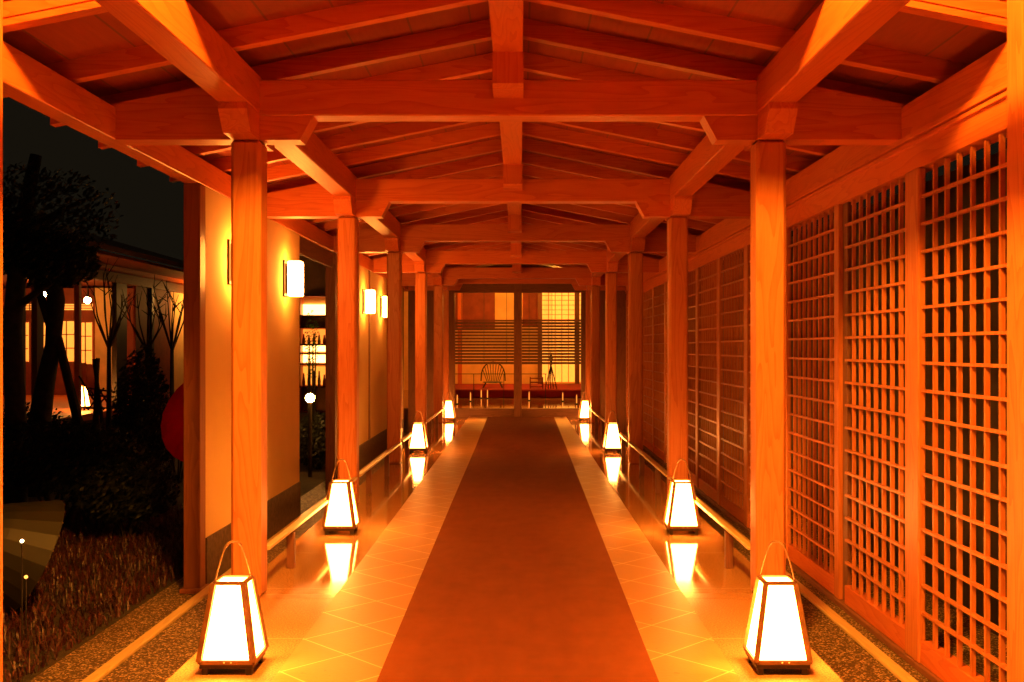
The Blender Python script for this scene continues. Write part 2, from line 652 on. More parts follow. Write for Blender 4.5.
M['boards'] = mat_boards()
for s, side in ((-1, 'left'), (1, 'right')):
    root = MB().prism(slope_pts(s, 0, 2.42, 0.092, 0.14), 'y', GAB + 0.03, YB + 0.4).build('ceiling_' + side, M['boards'])
    root['kind'] = 'structure'
    rf = MB().prism(slope_pts(s, 0.0, 2.36, 0, 0.095), 'y', -0.03, 0.03)
    first = rf.build('rafter', M['wood_x'], root)
    n = 0
    yy = 4.59
    first.location = (0, yy, 0)
    yy += L / 5
    while yy < YB:
        c2 = first.copy()
        C.objects.link(c2)
        c2.location = (0, yy, 0)
        yy += L / 5
    # gable fascia
    t = MB()
    t.prism(slope_pts(s, 0, 2.85, 0.0, 0.026), 'y', GAB - 0.035, GAB + 0.03)
    t.prism(slope_pts(s, 0, 2.85, 0.026, 0.036), 'y', GAB - 0.010, GAB + 0.03)
    t.prism(slope_pts(s, 0, 2.85, 0.036, 0.094), 'y', GAB - 0.028, GAB + 0.03)
    o = t.build('gable_fascia', M['wood_x'])
    tag(o, 'brightly lit sloping fascia board at the top %s corner of the view' % side, 'board')
# slatted gable above the fascia
gb = MB()
for s in (-1, 1):
    gb.prism([(s * 0, 2.965), (s * 2.85, 2.965 - SL * 2.85), (s * 2.85, 4.2), (0, 4.2)], 'y', GAB + 0.0, GAB + 0.03)
wg = struct('wall_gable', gb, M['wood_z'])
gs = MB()
xx = -2.8
while xx < 2.81:
    gs.box(xx - 0.012, xx + 0.012, GAB - 0.025, GAB + 0.0, 2.97 - SL * abs(xx), 4.2)
    xx += 0.10
gs.build('batten', M['dark_z'], wg)
struct('ceiling_hall', MB().box(-3.4, 3.4, -3, GAB + 0.03, 4.2, 4.28), M['dark_y'])

# big posts of the hall in front
for s, side in ((-1, 'left'), (1, 'right')):
    o = MB().box(-0.10, 0.10, -0.10, 0.10, LOW, 4.2, 0.012).build('hall_post', M['lit_wood'], loc=(s * 2.027, 3.75, 0))
    tag(o, 'bright yellow-lit tall post cut by the %s edge of the view' % side, 'post', 'tall posts of the front hall')

# ------------------------------------------------------------------ low guard rails between the posts
rail_first = None
for k in range(1, 6):
    ya, yb = FY[k] + PW / 2, FY[k + 1] - PW / 2
    for s in (-1, 1):
        side = 'left' if s < 0 else 'right'
        nm = ['in the foreground, running out of view past the nearest lantern', 'between the first and second posts seen', 'between the second and third posts seen',
              'between the third and fourth posts seen', 'between the fourth and fifth posts seen', 'at the far end before the window'][k]
        r = empty('guard_rail', (s * 1.245, ya, 0), 'low pale guard rail on the %s floor edge %s' % (side, nm), 'rail', 'low guard rails along the floor edges')
        MB().box(-0.020, 0.020, 0, yb - ya, 0.212, 0.232, 0.004).build('rail', M['rail_wood'], r)
        for fr in ((0.20, 0.62) if k != 0 else (0.29, 0.68)):
            yl = fr * (yb - ya)
            zb = 0 if not (k == 0) else 0
            MB().box(-0.022, 0.022, yl - 0.022, yl + 0.022, zb, 0.205, 0.003).build('leg', M['dark_z'], r)

# pale kerb strips at the foot of both walls
for s, side, a in ((-1, 'left', -1.950), (1, 'right', 1.820)):
    o = MB().box(a, a + 0.060, y0, YB, LOW, LOW + 0.022, 0.004).build('kerb_strip', M['rail_wood'])
    tag(o, 'long pale kerb strip on the gravel at the foot of the %s wall' % side, 'kerb')

# ------------------------------------------------------------------ lanterns
def lerp(a, b, t):
    return tuple(x + (y - x) * t for x, y in zip(a, b))


def make_lantern(side):
    r = empty('floor_lantern', (0, 0, 0))
    hb, ht, z0, z1 = 0.102, 0.057, 0.052, 0.344
    db, dt = 0.092, 0.055
    B = [(-hb, -db, z0), (hb, -db, z0), (hb, db, z0), (-hb, db, z0)]
    T = [(-ht, -dt, z1), (ht, -dt, z1), (ht, dt, z1), (-ht, dt, z1)]
    fr = MB()
    for i in range(4):
        fr.bar(B[i], T[i], 0.021, up=(0.3, 1, 0))
        fr.bar(B[i], B[(i + 1) % 4], 0.016, 0.016)
        fr.bar(T[i], T[(i + 1) % 4], 0.013, 0.013)
    fr.build('frame', M['lantern_wood'], r)
    nrm = [(0, -1, 0.15), (1, 0, 0.15), (0, 1, 0.15), (-1, 0, 0.15)]
    for i in range(4):
        j = (i + 1) % 4
        MB().slab([B[i], B[j], T[j], T[i]], nrm[i], 0.002).build('paper_panel', M['paper_lantern'], r)
    MB().slab([T[0], T[1], T[2], T[3]], (0, 0, 1), 0.002).build('top_panel', M['paper_lantern'], r)
    b = MB()
    b.box(-0.103, 0.103, -0.093, 0.093, 0.026, 0.044, 0.002)
    b.build('base', M['lantern_base'], r)
    for sx in (-1, 1):
        for sy in (-1, 1):
            MB().box(sx * 0.084 - 0.011, sx * 0.084 + 0.011, sy * 0.074 - 0.011, sy * 0.074 + 0.011, 0, 0.027).build('foot', M['lantern_base'], r)
    pin = MB()
    for q in (-0.006, 0.020):
        pin.ball((q, -0.101, 0.052), 0.0035, 1)
    pin.build('pin', M['white_paper'], r)
    # rope handle from corner to corner
    d = 1 if side < 0 else -1
    h = MB()
    half = [(1, 0), (0.86, 0.037), (0.70, 0.078), (0.55, 0.110), (0.43, 0.132), (0.30, 0.144), (0.15, 0.150)]
    prof = half + [(0, 0.152)] + [(-a_, b_) for a_, b_ in half[::-1]]
    pts = [(-a_ * ht * d, -a_ * dt, z1 + b_) for a_, b_ in prof]
    h.tube(pts, 0.0034, 6)
    h.build('handle', M['rope'], r, smooth=True)
    h = MB()
    h.tube(pts[4:11], 0.0052, 6)
    h.build('handle_grip', M['rope'], r, smooth=True)
    return r


lan_pos = [(1.062, 3.905), (1.155, 6.78), (1.165, 12.0), (1.17, 17.2)]
which = ['nearest, at the bottom of the view', 'second nearest, before the second post', 'third, small and beyond the third post', 'farthest, at the end of the gallery']
for side in (-1, 1):
    proto = make_lantern(side)
    for i, (x, y) in enumerate(lan_pos):
        o = proto if i == 0 else copy_tree(proto)
        o.location = (side * x, y, 0.0)
        sn = 'left' if side < 0 else 'right'
        tag(o, 'glowing paper floor lantern of the %s row, %s' % (sn, which[i]), 'lantern', 'paper lanterns along both sides of the floor')

# ------------------------------------------------------------------ left wall
def wall_run(name, ya, yb, openings_top=OUT_B):
    f = MB().box(-2.05, -1.975, ya, yb, 0.02, OUT_B)
    return f


wl = struct('wall_left', MB().box(-2.045, -1.962, 6.42, 9.15, 0.03, OUT_B), M['plaster'])
for a, b in ((11.05, 13.30), (13.50, 17.2)):
    MB().box(-2.045, -1.962, a, b, 0.03, OUT_B).build('plaster_panel', M['plaster'], wl)
for a, b in ((6.42, 9.15), (11.05, 17.2)):
    MB().box(-2.055, -1.952, a, b, LOW, 0.03).build('plinth', M['stone_dark'], wl)
for yc in (6.36, 10.95, 13.40, 17.26):
    p = MB().box(-2.066, -1.960, yc - 0.055, yc + 0.055, LOW, OUT_B, 0.004)
    p.build('wall_post', M['brown_z'] if yc < 7 else M['dark_z'], wl)
MB().box(-2.085, -1.945, 6.28, 6.44, LOW, LOW + 0.03, 0.004).build('post_foot', M['brown_z'], wl)
MB().box(-2.03, -1.99, 9.15, 10.9, 2.13, OUT_B).build('lintel', M['dark_y'], wl)


def make_sconce():
    r = empty('wall_lamp', (0, 0, 0))
    MB().box(-0.002, 0.016, -0.095, 0.03, -0.155, 0.155, 0.002).build('back_plate', M['iron'], r)
    MB().box(0.014, 0.032, -0.058, 0.05, -0.13, 0.13).build('bracket', M['iron'], r)
    MB().box(0.030, 0.145, -0.062, 0.062, -0.15, 0.15, 0.010).build('shade', M['paper_lamp'], r)
    return r


sc = make_sconce()
for i, (y, lab) in enumerate(((6.99, 'white paper wall lamp mostly hidden behind the nearest left post'),
                              (8.60, 'white paper wall lamp glowing between the first and second left posts'),
                              (12.87, 'paper wall lamp just right of the second left post'),
                              (14.46, 'smallest paper wall lamp, next to the third left post'))):
    o = sc if i == 0 else copy_tree(sc)
    o.location = (-1.962, y, 1.845)
    tag(o, lab, 'wall lamp', 'paper lamps on the left wall')

# ------------------------------------------------------------------ right lattice wall
XR = 1.975
wr = struct('wall_right', MB().box(XR - 0.005, XR + 0.09, GAB, YB, 2.115, OUT_B, 0.003), M['wood_y'])
mb = MB()
mb.box(XR - 0.030, XR + 0.0, GAB, YB, 2.262, 2.288)
mb.box(XR - 0.020, XR + 0.0, GAB, YB, 2.235, 2.252)
mb.build('head_moulding', M['wood_y'], wr)
sill = MB().box(XR - 0.02, XR + 0.09, GAB, YB, LOW, LOW + 0.035, 0.004)
sill.build('sill', M['dark_y'], wr)
mull = [3.80, 4.87, 6.00, 7.22, 8.46, 9.63, 10.81, 12.0, 13.2, 14.4, 15.6, 16.8, 18.0]
MH = [0.08, 0.085, 0.09, 0.06, 0.06, 0.06, 0.06, 0.06, 0.06, 0.06, 0.06, 0.06, 0.06]


def lattice(y0, y1, z0, z1, dy=0.122, dz=0.1308):
    b = MB()
    n = round((y1 - y0) / dy)
    for i in range(1, n):
        y = y0 + (y1 - y0) * i / n
        b.box(XR + 0.006, XR + 0.026, y - 0.0075, y + 0.0075, z0, z1)
    n = round((z1 - z0) / dz)
    for i in range(1, n):
        z = z0 + (z1 - z0) * i / n
        b.box(XR + 0.001, XR + 0.022, y0, y1, z - 0.007, z + 0.007)
    return b


pl = ['nearest, at the right edge of view', 'second from the right edge', 'third from the right edge',
      'directly behind the nearest right post', 'first one left of the nearest right post', 'second one left of the nearest right post',
      'just right of the second right post', 'mostly hidden by the second right post', 'just left of the second right post',
      'narrow and shaded left of that post', 'beside the third right post', 'by the farthest right lantern']
for i in range(12):
    ya, yb = mull[i] + MH[i], mull[i + 1] - MH[i + 1]
    if i == 0:
        ya = 3.88
    r = empty('lattice_panel', (0, 0, 0), 'wooden lattice panel of the right wall, ' + pl[i], 'lattice panel', 'lattice panels of the right wall')
    lattice(ya, yb, -0.150, 2.108).build('lattice', M['lit_wood'], r)
    MB().box(XR, XR + 0.06, ya, yb, LOW + 0.035, -0.150, 0.003).build('bottom_rail', M['wood_y'], r)
for i, y in enumerate(mull[1:]):
    h_ = MH[i + 1]
    if i == 1:
        MB().box(XR - 0.006, XR + 0.026, y, y + h_, LOW + 0.035, 2.115, 0.004).build('mullion', M['lit_wood'], wr)
        MB().box(XR + 0.018, XR + 0.040, y - h_, y, LOW + 0.035, 2.115, 0.004).build('mullion', M['dark_z'], wr)  # dark set-back board whose colour stands for the shade of a recess
    else:
        MB().box(XR - 0.012, XR + 0.026, y - h_, y + h_, LOW + 0.035, 2.115, 0.006).build('mullion', M['lit_wood'], wr)
struct('wall_outer', MB().box(2.62, 2.68, GAB, YB, LOW, 2.30), M['black_wood'])

# ------------------------------------------------------------------ end of the gallery
we = struct('wall_back', MB().box(-PX + 0.06, PX - 0.06, 18.06, 18.14, 2.25, TIE_B), M['dark_x'])
MB().prism([(-2.36, 2.29), (2.36, 2.29), (2.36, 2.385), (0, 2.86), (-2.36, 2.385)], 'y', 18.36, 18.40).build('gable_board', M['dark_x'], we)
MB().box(-PX + 0.06, PX - 0.06, 18.14, 18.30, 0.0, 0.150).build('step', M['dark_x'], we)
for s in (-1, 1):
    a, b = sorted((s * (PX + 0.06), s * 1.97))
    MB().box(a, b, 18.07, 18.12, LOW, OUT_B).build('side_panel', M['dark_z'], we)
MB().box(-PX + 0.075, -1.126, 18.07, 18.15, 0.0, 2.25).build('jamb', M['dark_z'], we)
MB().box(1.155, PX - 0.075, 18.07, 18.15, 0.0, 2.25).build('jamb', M['dark_z'], we)
o = MB().box(-0.072, 0.072, -0.072, 0.072, 0, TIE_B, 0.01).build('mullion_post', M['dark_z'], loc=(0.012, 18.10, 0))
tag(o, 'dark central post dividing the end window', 'post')

for s, side in ((-1, 'left'), (1, 'right')):
    r = empty('bamboo_blind', (0, 18.24, 0), 'half lowered dark slatted blind in the %s half of the end window' % side, 'blind', 'slatted blinds of the end window')
    a, b = (-1.15, -0.062) if s < 0 else (0.086, 1.18)
    bl = MB()
    z = 0.975
    while z < 1.74:
        bl.box(a, b, -0.004, 0.004, z - 0.021, z + 0.021)
        z += 0.056
    bl.build('slat', M['bamboo'], r)
    cd = MB()
    for t in (0.12, 0.5, 0.88):
        x = a + (b - a) * t
        cd.tube([(x, -0.006, 0.955), (x, -0.006, 2.26)], 0.004, 5)
    cd.build('cord', M['black_wood'], r)
    MB().box(a, b, -0.012, 0.012, 1.735, 1.765).build('head_rail', M['dark_x'], r)

# room beyond
Z3 = 26.2
struct('floor_room', MB().box(-3.0, 3.0, 18.30, Z3, LOW, 0.150), M['granite'])
struct('ceiling_room', MB().box(-3.0, 3.0, 18.40, Z3, 2.85, 2.92), M['boards'])
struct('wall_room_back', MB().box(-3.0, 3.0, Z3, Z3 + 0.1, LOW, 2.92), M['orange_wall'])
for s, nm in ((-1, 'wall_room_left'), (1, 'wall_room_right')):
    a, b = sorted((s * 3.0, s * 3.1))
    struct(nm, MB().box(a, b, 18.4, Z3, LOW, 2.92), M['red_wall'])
o = MB().box(-2.2, 2.3, 22.0, 25.6, 0.150, 0.335, 0.02).build('felt_platform', M['red_felt'])
tag(o, 'low platform covered with red felt in the room beyond the window', 'platform')
# back wall panels: shoji and red board
r = empty('shoji_screen', (0.0, Z3 - 0.02, 0.0), 'tall back-lit paper screen at the right of the far room', 'screen')
MB().box(0.62, 1.66, -0.02, 0.0, 0.36, 2.75).build('paper', M['soft_glow'], r)
gr = MB()
for i in range(7):
    x = 0.62 + 1.04 * i / 6
    gr.box(x - 0.008, x + 0.008, -0.035, -0.02, 0.36, 2.75)
for i in range(20):
    z = 0.36 + 2.39 * i / 19
    if z > 1.8:
        gr.box(0.62, 1.66, -0.030, -0.02, z - 0.006, z + 0.006)
gr.build('grid', M['wood_z'], r)
o = MB().box(-1.66, -0.61, Z3 - 0.05, Z3 - 0.001, 1.75, 2.85).build('red_board', M['red_wall'])
tag(o, 'dark red board above the blind at the left of the far room', 'board')
o = MB().box(0.12, 0.60, Z3 - 0.05, Z3 - 0.001, 1.85, 2.85).build('red_board', M['red_wall'])
tag(o, 'narrow red board just right of the central post in the far room', 'board')
for x, lab in ((-1.50, 'thin post at the far left of the room beyond'), (0.56, 'thin dark post left of the paper screen in the far room'), (1.52, 'thin post right of the stake tripod in the far room')):
    o = MB().box(x - 0.055, x + 0.055, Z3 - 0.50, Z3 - 0.39, 0.335 if False else 0.150, 2.85, 0.005)
    if x < 1.4 and x > -1.4:
        pass
    o = o.build('room_post', M['dark_z'] if x > 0 else M['wood_z'])
    tag(o, lab, 'post')
# rope barrier line
r = empty('thin_railing', (0, 21.6, 0.150), 'thin dark railing in front of the red platform in the far room', 'railing')
rl = MB()
rl.tube([(-1.75, 0, 0.54), (0.62, 0, 0.54)], 0.009, 6)
rl.build('rail', M['black_wood'], r)
for x in (-1.7, -0.95, -0.3, 0.6):
    MB().tube([(x, 0, 0), (x, 0, 0.54)], 0.008, 6).build('post', M['black_wood'], r)
# spindle chair
r = empty('spindle_chair', (-0.575, 23.0, 0.335), 'low dark spindle-back chair on the red platform left of the central post', 'chair')
st = MB()
st.ball((0, 0, 0.13), 0.25, 2, (1, 0.95, 0.09))
st.build('seat', M['black_wood'], r)
for sx in (-1, 1):
    for sy in (-1, 1):
        MB().tube([(sx * 0.16, sy * 0.14, 0.125), (sx * 0.22, sy * 0.2, 0.0)], 0.015, 6).build('leg', M['black_wood'], r)
hoop = [(0.28 * math.cos(PI * i / 12), 0.20, 0.15 + 0.44 * math.sin(PI * i / 12) ** 0.7 if 0 < i < 12 else 0.15) for i in range(13)]
bk = MB()
bk.tube(hoop, 0.016, 6)
for i in range(2, 11):
    x = 0.23 * (6 - i) / 5
    bk.tube([(x * 0.75, 0.19, 0.13), (hoop[i][0], 0.20, hoop[i][2])], 0.009, 5)
bk.build('backrest', M['black_wood'], r)
# small red stand
r = empty('low_stand', (0.42, 22.6, 0.335), 'small red slatted stand right of the central post in the far room', 'stand')
sd = MB()
for z in (0.03, 0.13, 0.22):
    sd.box(-0.14, 0.14, -0.10, 0.10, z, z + 0.022)
sd.build('shelf', M['red_wall'], r)
for sx in (-1, 1):
    MB().box(sx * 0.14 - 0.012, sx * 0.14 + 0.012, -0.1, 0.1, 0, 0.26).build('side', M['red_wall'], r)
# tripod of stakes
r = empty('stake_tripod', (0.74, 22.4, 0.335), 'tripod of dark tied stakes in front of the paper screen', 'stakes')
for i, (x, y) in enumerate(((-0.13, -0.06), (0.13, -0.06), (0.0, 0.14), (-0.06, -0.1), (0.06, 0.1))):
    MB().tube([(x, y, 0), (-x * 0.35, -y * 0.3, 0.72 + 0.03 * i)], 0.012, 6).build('stake', M['black_wood'], r)
MB().tube([(-0.03, 0, 0.55), (0.03, 0, 0.57)], 0.03, 8).build('binding', M['rope'], r)
# little white candle stands on the step
cn = None
for i, (x, y, lab) in enumerate(((-0.97, 20.6, 'white paper candle left of the chair in the far room'), (-0.80, 21.9, 'small white candle below the chair'),
                                 (-0.66, 22.3 - 0.5, 'small white candle right under the chair'), (0.24, 20.9, 'small white candle right of the central post'),
                                 (0.93, 20.6, 'tall white candle at the right of the far room'), (1.16, 19.6, 'white candle near the right end lantern'),
                                 (-1.18, 19.6, 'white candle near the left end lantern'))):
    if cn is None:
        cn = empty('candle', (0, 0, 0))
        MB().tube([(0, 0, 0.02), (0, 0, 0.15), (0, 0, 0.19)], [0.011, 0.010, 0.003], 8).build('wax', M['amber_glow'], cn)
        MB().tube([(0, 0, 0), (0, 0, 0.02)], [0.035, 0.03], 10).build('holder', M['iron'], cn)
        o = cn
    else:
        o = copy_tree(cn)
    o.location = (x, y, 0.150)
    tag(o, lab, 'candle', 'candles in the far room')


def ceiling_lamp(loc, label, watts, r=0.10, drop=0.25, rad=0.09):
    e = empty('pendant_lamp', loc, label, 'lamp')
    MB().tube([(0, 0, 0), (0, 0, -drop)], 0.008, 6).build('cord', M['black_wood'], e)
    MB().ball((0, 0, -drop - r * 0.7), r, 3, (1, 1, 0.75)).build('globe', glow('globe_%d' % int(watts), (1, 0.36, 0.034), watts), e, smooth=True)
    return e


ceiling_lamp((-0.35, 24.0, 2.85), 'added unseen ceiling lamp lighting the far room left of the central post', 300, 0.09, 0.10)  # both far room lamps are added above the view to light its walls
ceiling_lamp((0.9, 22.5, 2.85), 'added unseen ceiling lamp lighting the far room in front of the paper screen', 300, 0.09, 0.10)
# hall pendant over the viewer
ceiling_lamp((0.0, 2.3, 4.2), 'large round paper pendant lamp hanging in the front hall', 500, 0.22, 0.35)

# ------------------------------------------------------------------ garden
rnd = random.Random(7)


def grass(x0, x1, y0, y1, n, h0, h1, name):
    b = bmesh.new()
    for _ in range(n):
        x = rnd.uniform(x0, x1)
        y = rnd.uniform(y0, y1)
        h = rnd.uniform(h0, h1)
        a = rnd.uniform(0, 2 * PI)
        w_ = rnd.uniform(0.0025, 0.006)
        bend = rnd.uniform(0.2, 1.1) * h
        d = Vector((math.cos(a), math.sin(a), 0))
        s_ = Vector((-d.y, d.x, 0)) * w_
        p = Vector((x, y, LOW))
        mid = p + d * bend * 0.35 + Vector((0, 0, h * 0.65))
        tip = p + d * bend + Vector((0, 0, h * rnd.uniform(0.7, 1)))
        v = [b.verts.new(q) for q in (p - s_, p + s_, mid + s_ * 0.8, mid - s_ * 0.8, tip)]
        b.faces.new((v[0], v[1], v[2], v[3]))
        b.faces.new((v[3], v[2], v[4]))
    me = bpy.data.meshes.new(name)
    b.to_mesh(me)
    b.free()
    me.materials.append(M['grass'])
    o = bpy.data.objects.new(name, me)
    C.objects.link(o)
    return o


tag(grass(-5.2, -2.24, 3.6, 9.5, 24000, 0.03, 0.10, 'grass'), 'grass coloured reddish for the lamplight, growing beside the gravel at lower left', 'grass', kind='stuff')


def leaves(b, cpos, rad, n, size, flat=1.0):
    for _ in range(n):
        while True:
            p = Vector((rnd.uniform(-1, 1), rnd.uniform(-1, 1), rnd.uniform(-1, 1)))
            if 0.25 < p.length < 1:
                break
        p = Vector((p.x * rad[0], p.y * rad[1], p.z * rad[2] * flat)) + Vector(cpos)
        q = Vector((rnd.gauss(0, 1), rnd.gauss(0, 1), rnd.gauss(0, 1))).normalized()
        u = q.orthogonal().normalized()
        v = q.cross(u)
        s_ = size * rnd.uniform(0.6, 1.3)
        vs = [b.bm.verts.new(p + u * s_ * a + v * s_ * c_) for a, c_ in ((-1, 0), (0, -0.4), (1, 0), (0, 0.4))]
        b.bm.faces.new(vs)


# big pine at the left edge
def at(px, py, y):
    """scene point seen at a pixel, at depth y"""
    return (CX + (px - 520.5) * y / 1000, y, CH - (py - 348) * y / 1000)


r = empty('garden_tree', (at(14, 500, 9.0)[0], 9.0, LOW), 'black tree with thick straight trunk beside the left edge post', 'tree')
x0_ = r.location.x
tr = MB().tube([(0, 0, 0), (0.02, 0, 0.8), (-0.02, 0, 1.7), (0.03, 0.05, 2.6), (0.15, 0.1, 3.3)], [0.115, 0.09, 0.08, 0.075, 0.05], 10)
tr.build('trunk', M['bark'], r, smooth=True)
br = MB()
for p, q in (((0.0, 0, 1.9), (0.5, 0, 2.25)), ((0.03, 0, 2.3), (-0.5, 0, 2.7)), ((0.03, 0.05, 2.6), (0.6, 0.1, 2.9))):
    br.tube([p, lerp(p, q, 0.5), q], [0.04, 0.03, 0.015], 7)
br.build('branch', M['bark'], r)
fo = MB()
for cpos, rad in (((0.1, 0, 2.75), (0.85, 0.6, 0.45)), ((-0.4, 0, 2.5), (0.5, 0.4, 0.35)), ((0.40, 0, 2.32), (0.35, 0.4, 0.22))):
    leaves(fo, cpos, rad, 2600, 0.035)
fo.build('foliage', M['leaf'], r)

y = 10.0
bx = at(46, 440, y)[0]
r = empty('garden_tree', (bx, y, LOW), 'crooked black tree with a forked trunk propped by a pole', 'tree')


def loc(px, py):
    a = at(px, py, y)
    return (a[0] - bx, 0, a[2] - LOW)


tr = MB()
tr.tube([loc(36, 495), loc(39, 425), loc(45, 385), loc(53, 345), loc(56, 300), loc(52, 265), loc(40, 245)], [0.13, 0.11, 0.09, 0.075, 0.085, 0.07, 0.05], 10)
tr.tube([loc(52, 330), loc(42, 300), loc(33, 275)], [0.05, 0.04, 0.03], 8)
tr.build('trunk', M['bark'], r, smooth=True)
fo = MB()
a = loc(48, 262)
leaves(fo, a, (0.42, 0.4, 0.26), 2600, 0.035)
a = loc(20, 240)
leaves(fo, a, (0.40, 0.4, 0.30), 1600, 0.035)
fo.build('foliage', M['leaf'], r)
MB().tube([loc(58, 338), loc(79, 425)], [0.045, 0.05], 8).build('prop_pole', M['bark'], r)

# shrubs and hedge masses
def shrub(px, py, y, rad, n, label, size=0.03, name='garden_shrub', lm='leaf'):
    a = at(px, py, y)
    r = empty(name, (a[0], y, LOW), label, 'shrub')
    b = MB()
    zc = max(a[2] - LOW, rad[2] * 0.9)
    leaves(b, (0, 0, zc), rad, n, size)
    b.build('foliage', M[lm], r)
    s_ = MB()
    for i in range(7):
        aa = 2 * PI * i / 7
        s_.tube([(0.03 * math.cos(aa), 0.03 * math.sin(aa), 0), (rad[0] * 0.5 * math.cos(aa), rad[1] * 0.5 * math.sin(aa), zc)], [0.015, 0.006], 5)
    s_.build('stem', M['bark'], r)
    return r


shrub(142, 430, 9.5, (0.27, 0.3, 0.80), 6000, 'tall dark bushy shrub left of the wall end')
shrub(60, 455, 8.6, (0.75, 0.5, 0.30), 5000, 'low dark shrub below the crooked tree')
shrub(128, 490, 8.0, (0.40, 0.4, 0.26), 4000, 'low dark shrub left of the red parasol')
shrub(178, 425, 11.5, (0.45, 0.4, 0.35), 3500, 'dark shrub right next to the plastered wall end')
shrub(96, 470, 8.3, (0.5, 0.4, 0.28), 3500, 'low rounded dark shrub behind the grass')
shrub(10, 450, 10.5, (0.9, 0.5, 0.5), 5000, 'dark shrub at the foot of the thick tree')


def twigs(px, py, y, n, spread, hgt, label, seed):
    q = random.Random(seed)
    a = at(px, py, y)
    r = empty('bare_shrub', (a[0], y, LOW), label, 'shrub')
    zb = a[2] - LOW
    b = MB()
    b.tube([(0, 0, 0), (0, 0, zb)], [0.035, 0.02], 6)
    for i in range(n):
        ang = -1.0 + 2.0 * (i + 0.5) / n + q.uniform(-0.1, 0.1)
        ln = hgt * q.uniform(0.7, 1.1)
        p1 = (math.sin(ang) * spread * 0.5, q.uniform(-0.1, 0.1), zb + ln * 0.5 * math.cos(ang * 0.6))
        p2 = (math.sin(ang) * spread, q.uniform(-0.2, 0.2), zb + ln * math.cos(ang * 0.6))
        b.tube([(0, 0, zb - 0.02), p1, p2], [0.012, 0.008, 0.003], 5)
        for k in range(3):
            t = q.uniform(0.3, 0.9)
            s0 = lerp(p1, p2, t)
            b.tube([s0, (s0[0] + q.uniform(-0.14, 0.14), s0[1], s0[2] + q.uniform(0.05, 0.22))], [0.006, 0.0025], 4)
    b.build('branches', M['bark'], r)
    return r


twigs(109, 348, 10.5, 9, 0.30, 0.75, 'bare twiggy shrub against the orange lit wall', 3)
twigs(172, 350, 11.5, 9, 0.35, 0.75, 'bare twiggy shrub beside the plastered wall end', 5)
twigs(147, 350, 11.0, 8, 0.35, 0.6, 'bare shrub rising above the tall dark shrub', 8)

# stakes fence
y = 11.5
bx = at(98, 420, y)[0]
r = empty('stake_fence', (bx, y, LOW), 'dark brushwood fence of crossed stakes beside the garden lantern', 'fence')


def loc2(px, py):
    a = at(px, py, y)
    return (a[0] - bx, 0, a[2] - LOW)


for p, q in (((98, 358), (91, 428)), ((94, 359), (110, 428)), ((97, 362), (97, 428))):
    MB().tube([loc2(*p), (loc2(*q)[0], 0.0, 0)], 0.022, 6).build('stake', M['bark'], r)
mb = MB()
for p, q in (((88, 388), (114, 392)), ((88, 395), (114, 397)), ((86, 408), (116, 408)), ((88, 410), (104, 388)), ((94, 410), (112, 390)), ((104, 410), (90, 390)), ((112, 410), (98, 388)), ((79, 376), (94, 400))):
    mb.tube([loc2(*p), loc2(*q)], 0.011, 5)
mb.build('crossbar', M['bark'], r)


# ---- the two paper parasols lying open in the garden
def parasol(name, loc, rot, rad, depth, mat, label, ribs=24, hide_stick=False):
    r = empty(name, loc, label, 'parasol')
    r.rotation_euler = rot
    c_ = MB()
    top = c_.bm.verts.new((0, 0, depth))
    top2 = c_.bm.verts.new((0, 0, depth - 0.006))
    prev = None
    ring, ring2 = [], []
    for i in range(ribs):
        a = 2 * PI * i / ribs
        ring.append([c_.bm.verts.new((rad * t * math.cos(a), rad * t * math.sin(a), depth * (1 - t ** 1.35))) for t in (0.35, 0.7, 1.0)])
        ring2.append([c_.bm.verts.new((rad * t * math.cos(a), rad * t * math.sin(a), depth * (1 - t ** 1.35) - 0.006)) for t in (0.35, 0.7, 1.0)])
    for i in range(ribs):
        j = (i + 1) % ribs
        c_.bm.faces.new((top, ring[i][0], ring[j][0]))
        c_.bm.faces.new((top2, ring2[j][0], ring2[i][0]))
        for k in range(2):
            c_.bm.faces.new((ring[i][k], ring[i][k + 1], ring[j][k + 1], ring[j][k]))
            c_.bm.faces.new((ring2[j][k], ring2[j][k + 1], ring2[i][k + 1], ring2[i][k]))
        c_.bm.faces.new((ring[i][2], ring2[i][2], ring2[j][2], ring[j][2]))
    c_.build('canopy', mat, r)
    rb = MB()
    for i in range(ribs):
        a = 2 * PI * i / ribs
        rb.bar((0.03 * math.cos(a), 0.03 * math.sin(a), depth - 0.012), (rad * math.cos(a), rad * math.sin(a), -0.010), 0.006)
    rb.build('rib', M['bamboo'], r)
    MB().tube([(0, 0, depth + 0.05), (0, 0, -0.05)], 0.011, 8).build('stick', M['bamboo'], r)
    return r


p = at(33, 556, 5.9)
parasol('paper_parasol', p, (0, math.radians(-64), math.radians(36)), 0.35, 0.60, M['green_paper'],
        'dark green half open paper parasol lying on the grass at the left edge')
p = at(210, 414, 8.0)
rp = parasol('paper_parasol', p, (math.radians(62), 0, math.radians(-15)), 0.43, 0.16, M['red_paper'],
        'red paper parasol half hidden behind the end of the plastered wall')
MB().ball((0, 0, -0.12), 0.035, 2).build('added_glow_ball', glow('added_parasol_glow', (1.0, 0.33, 0.05), 16.0), rp)  # added glowing ball, out of sight, to brighten the red canopy
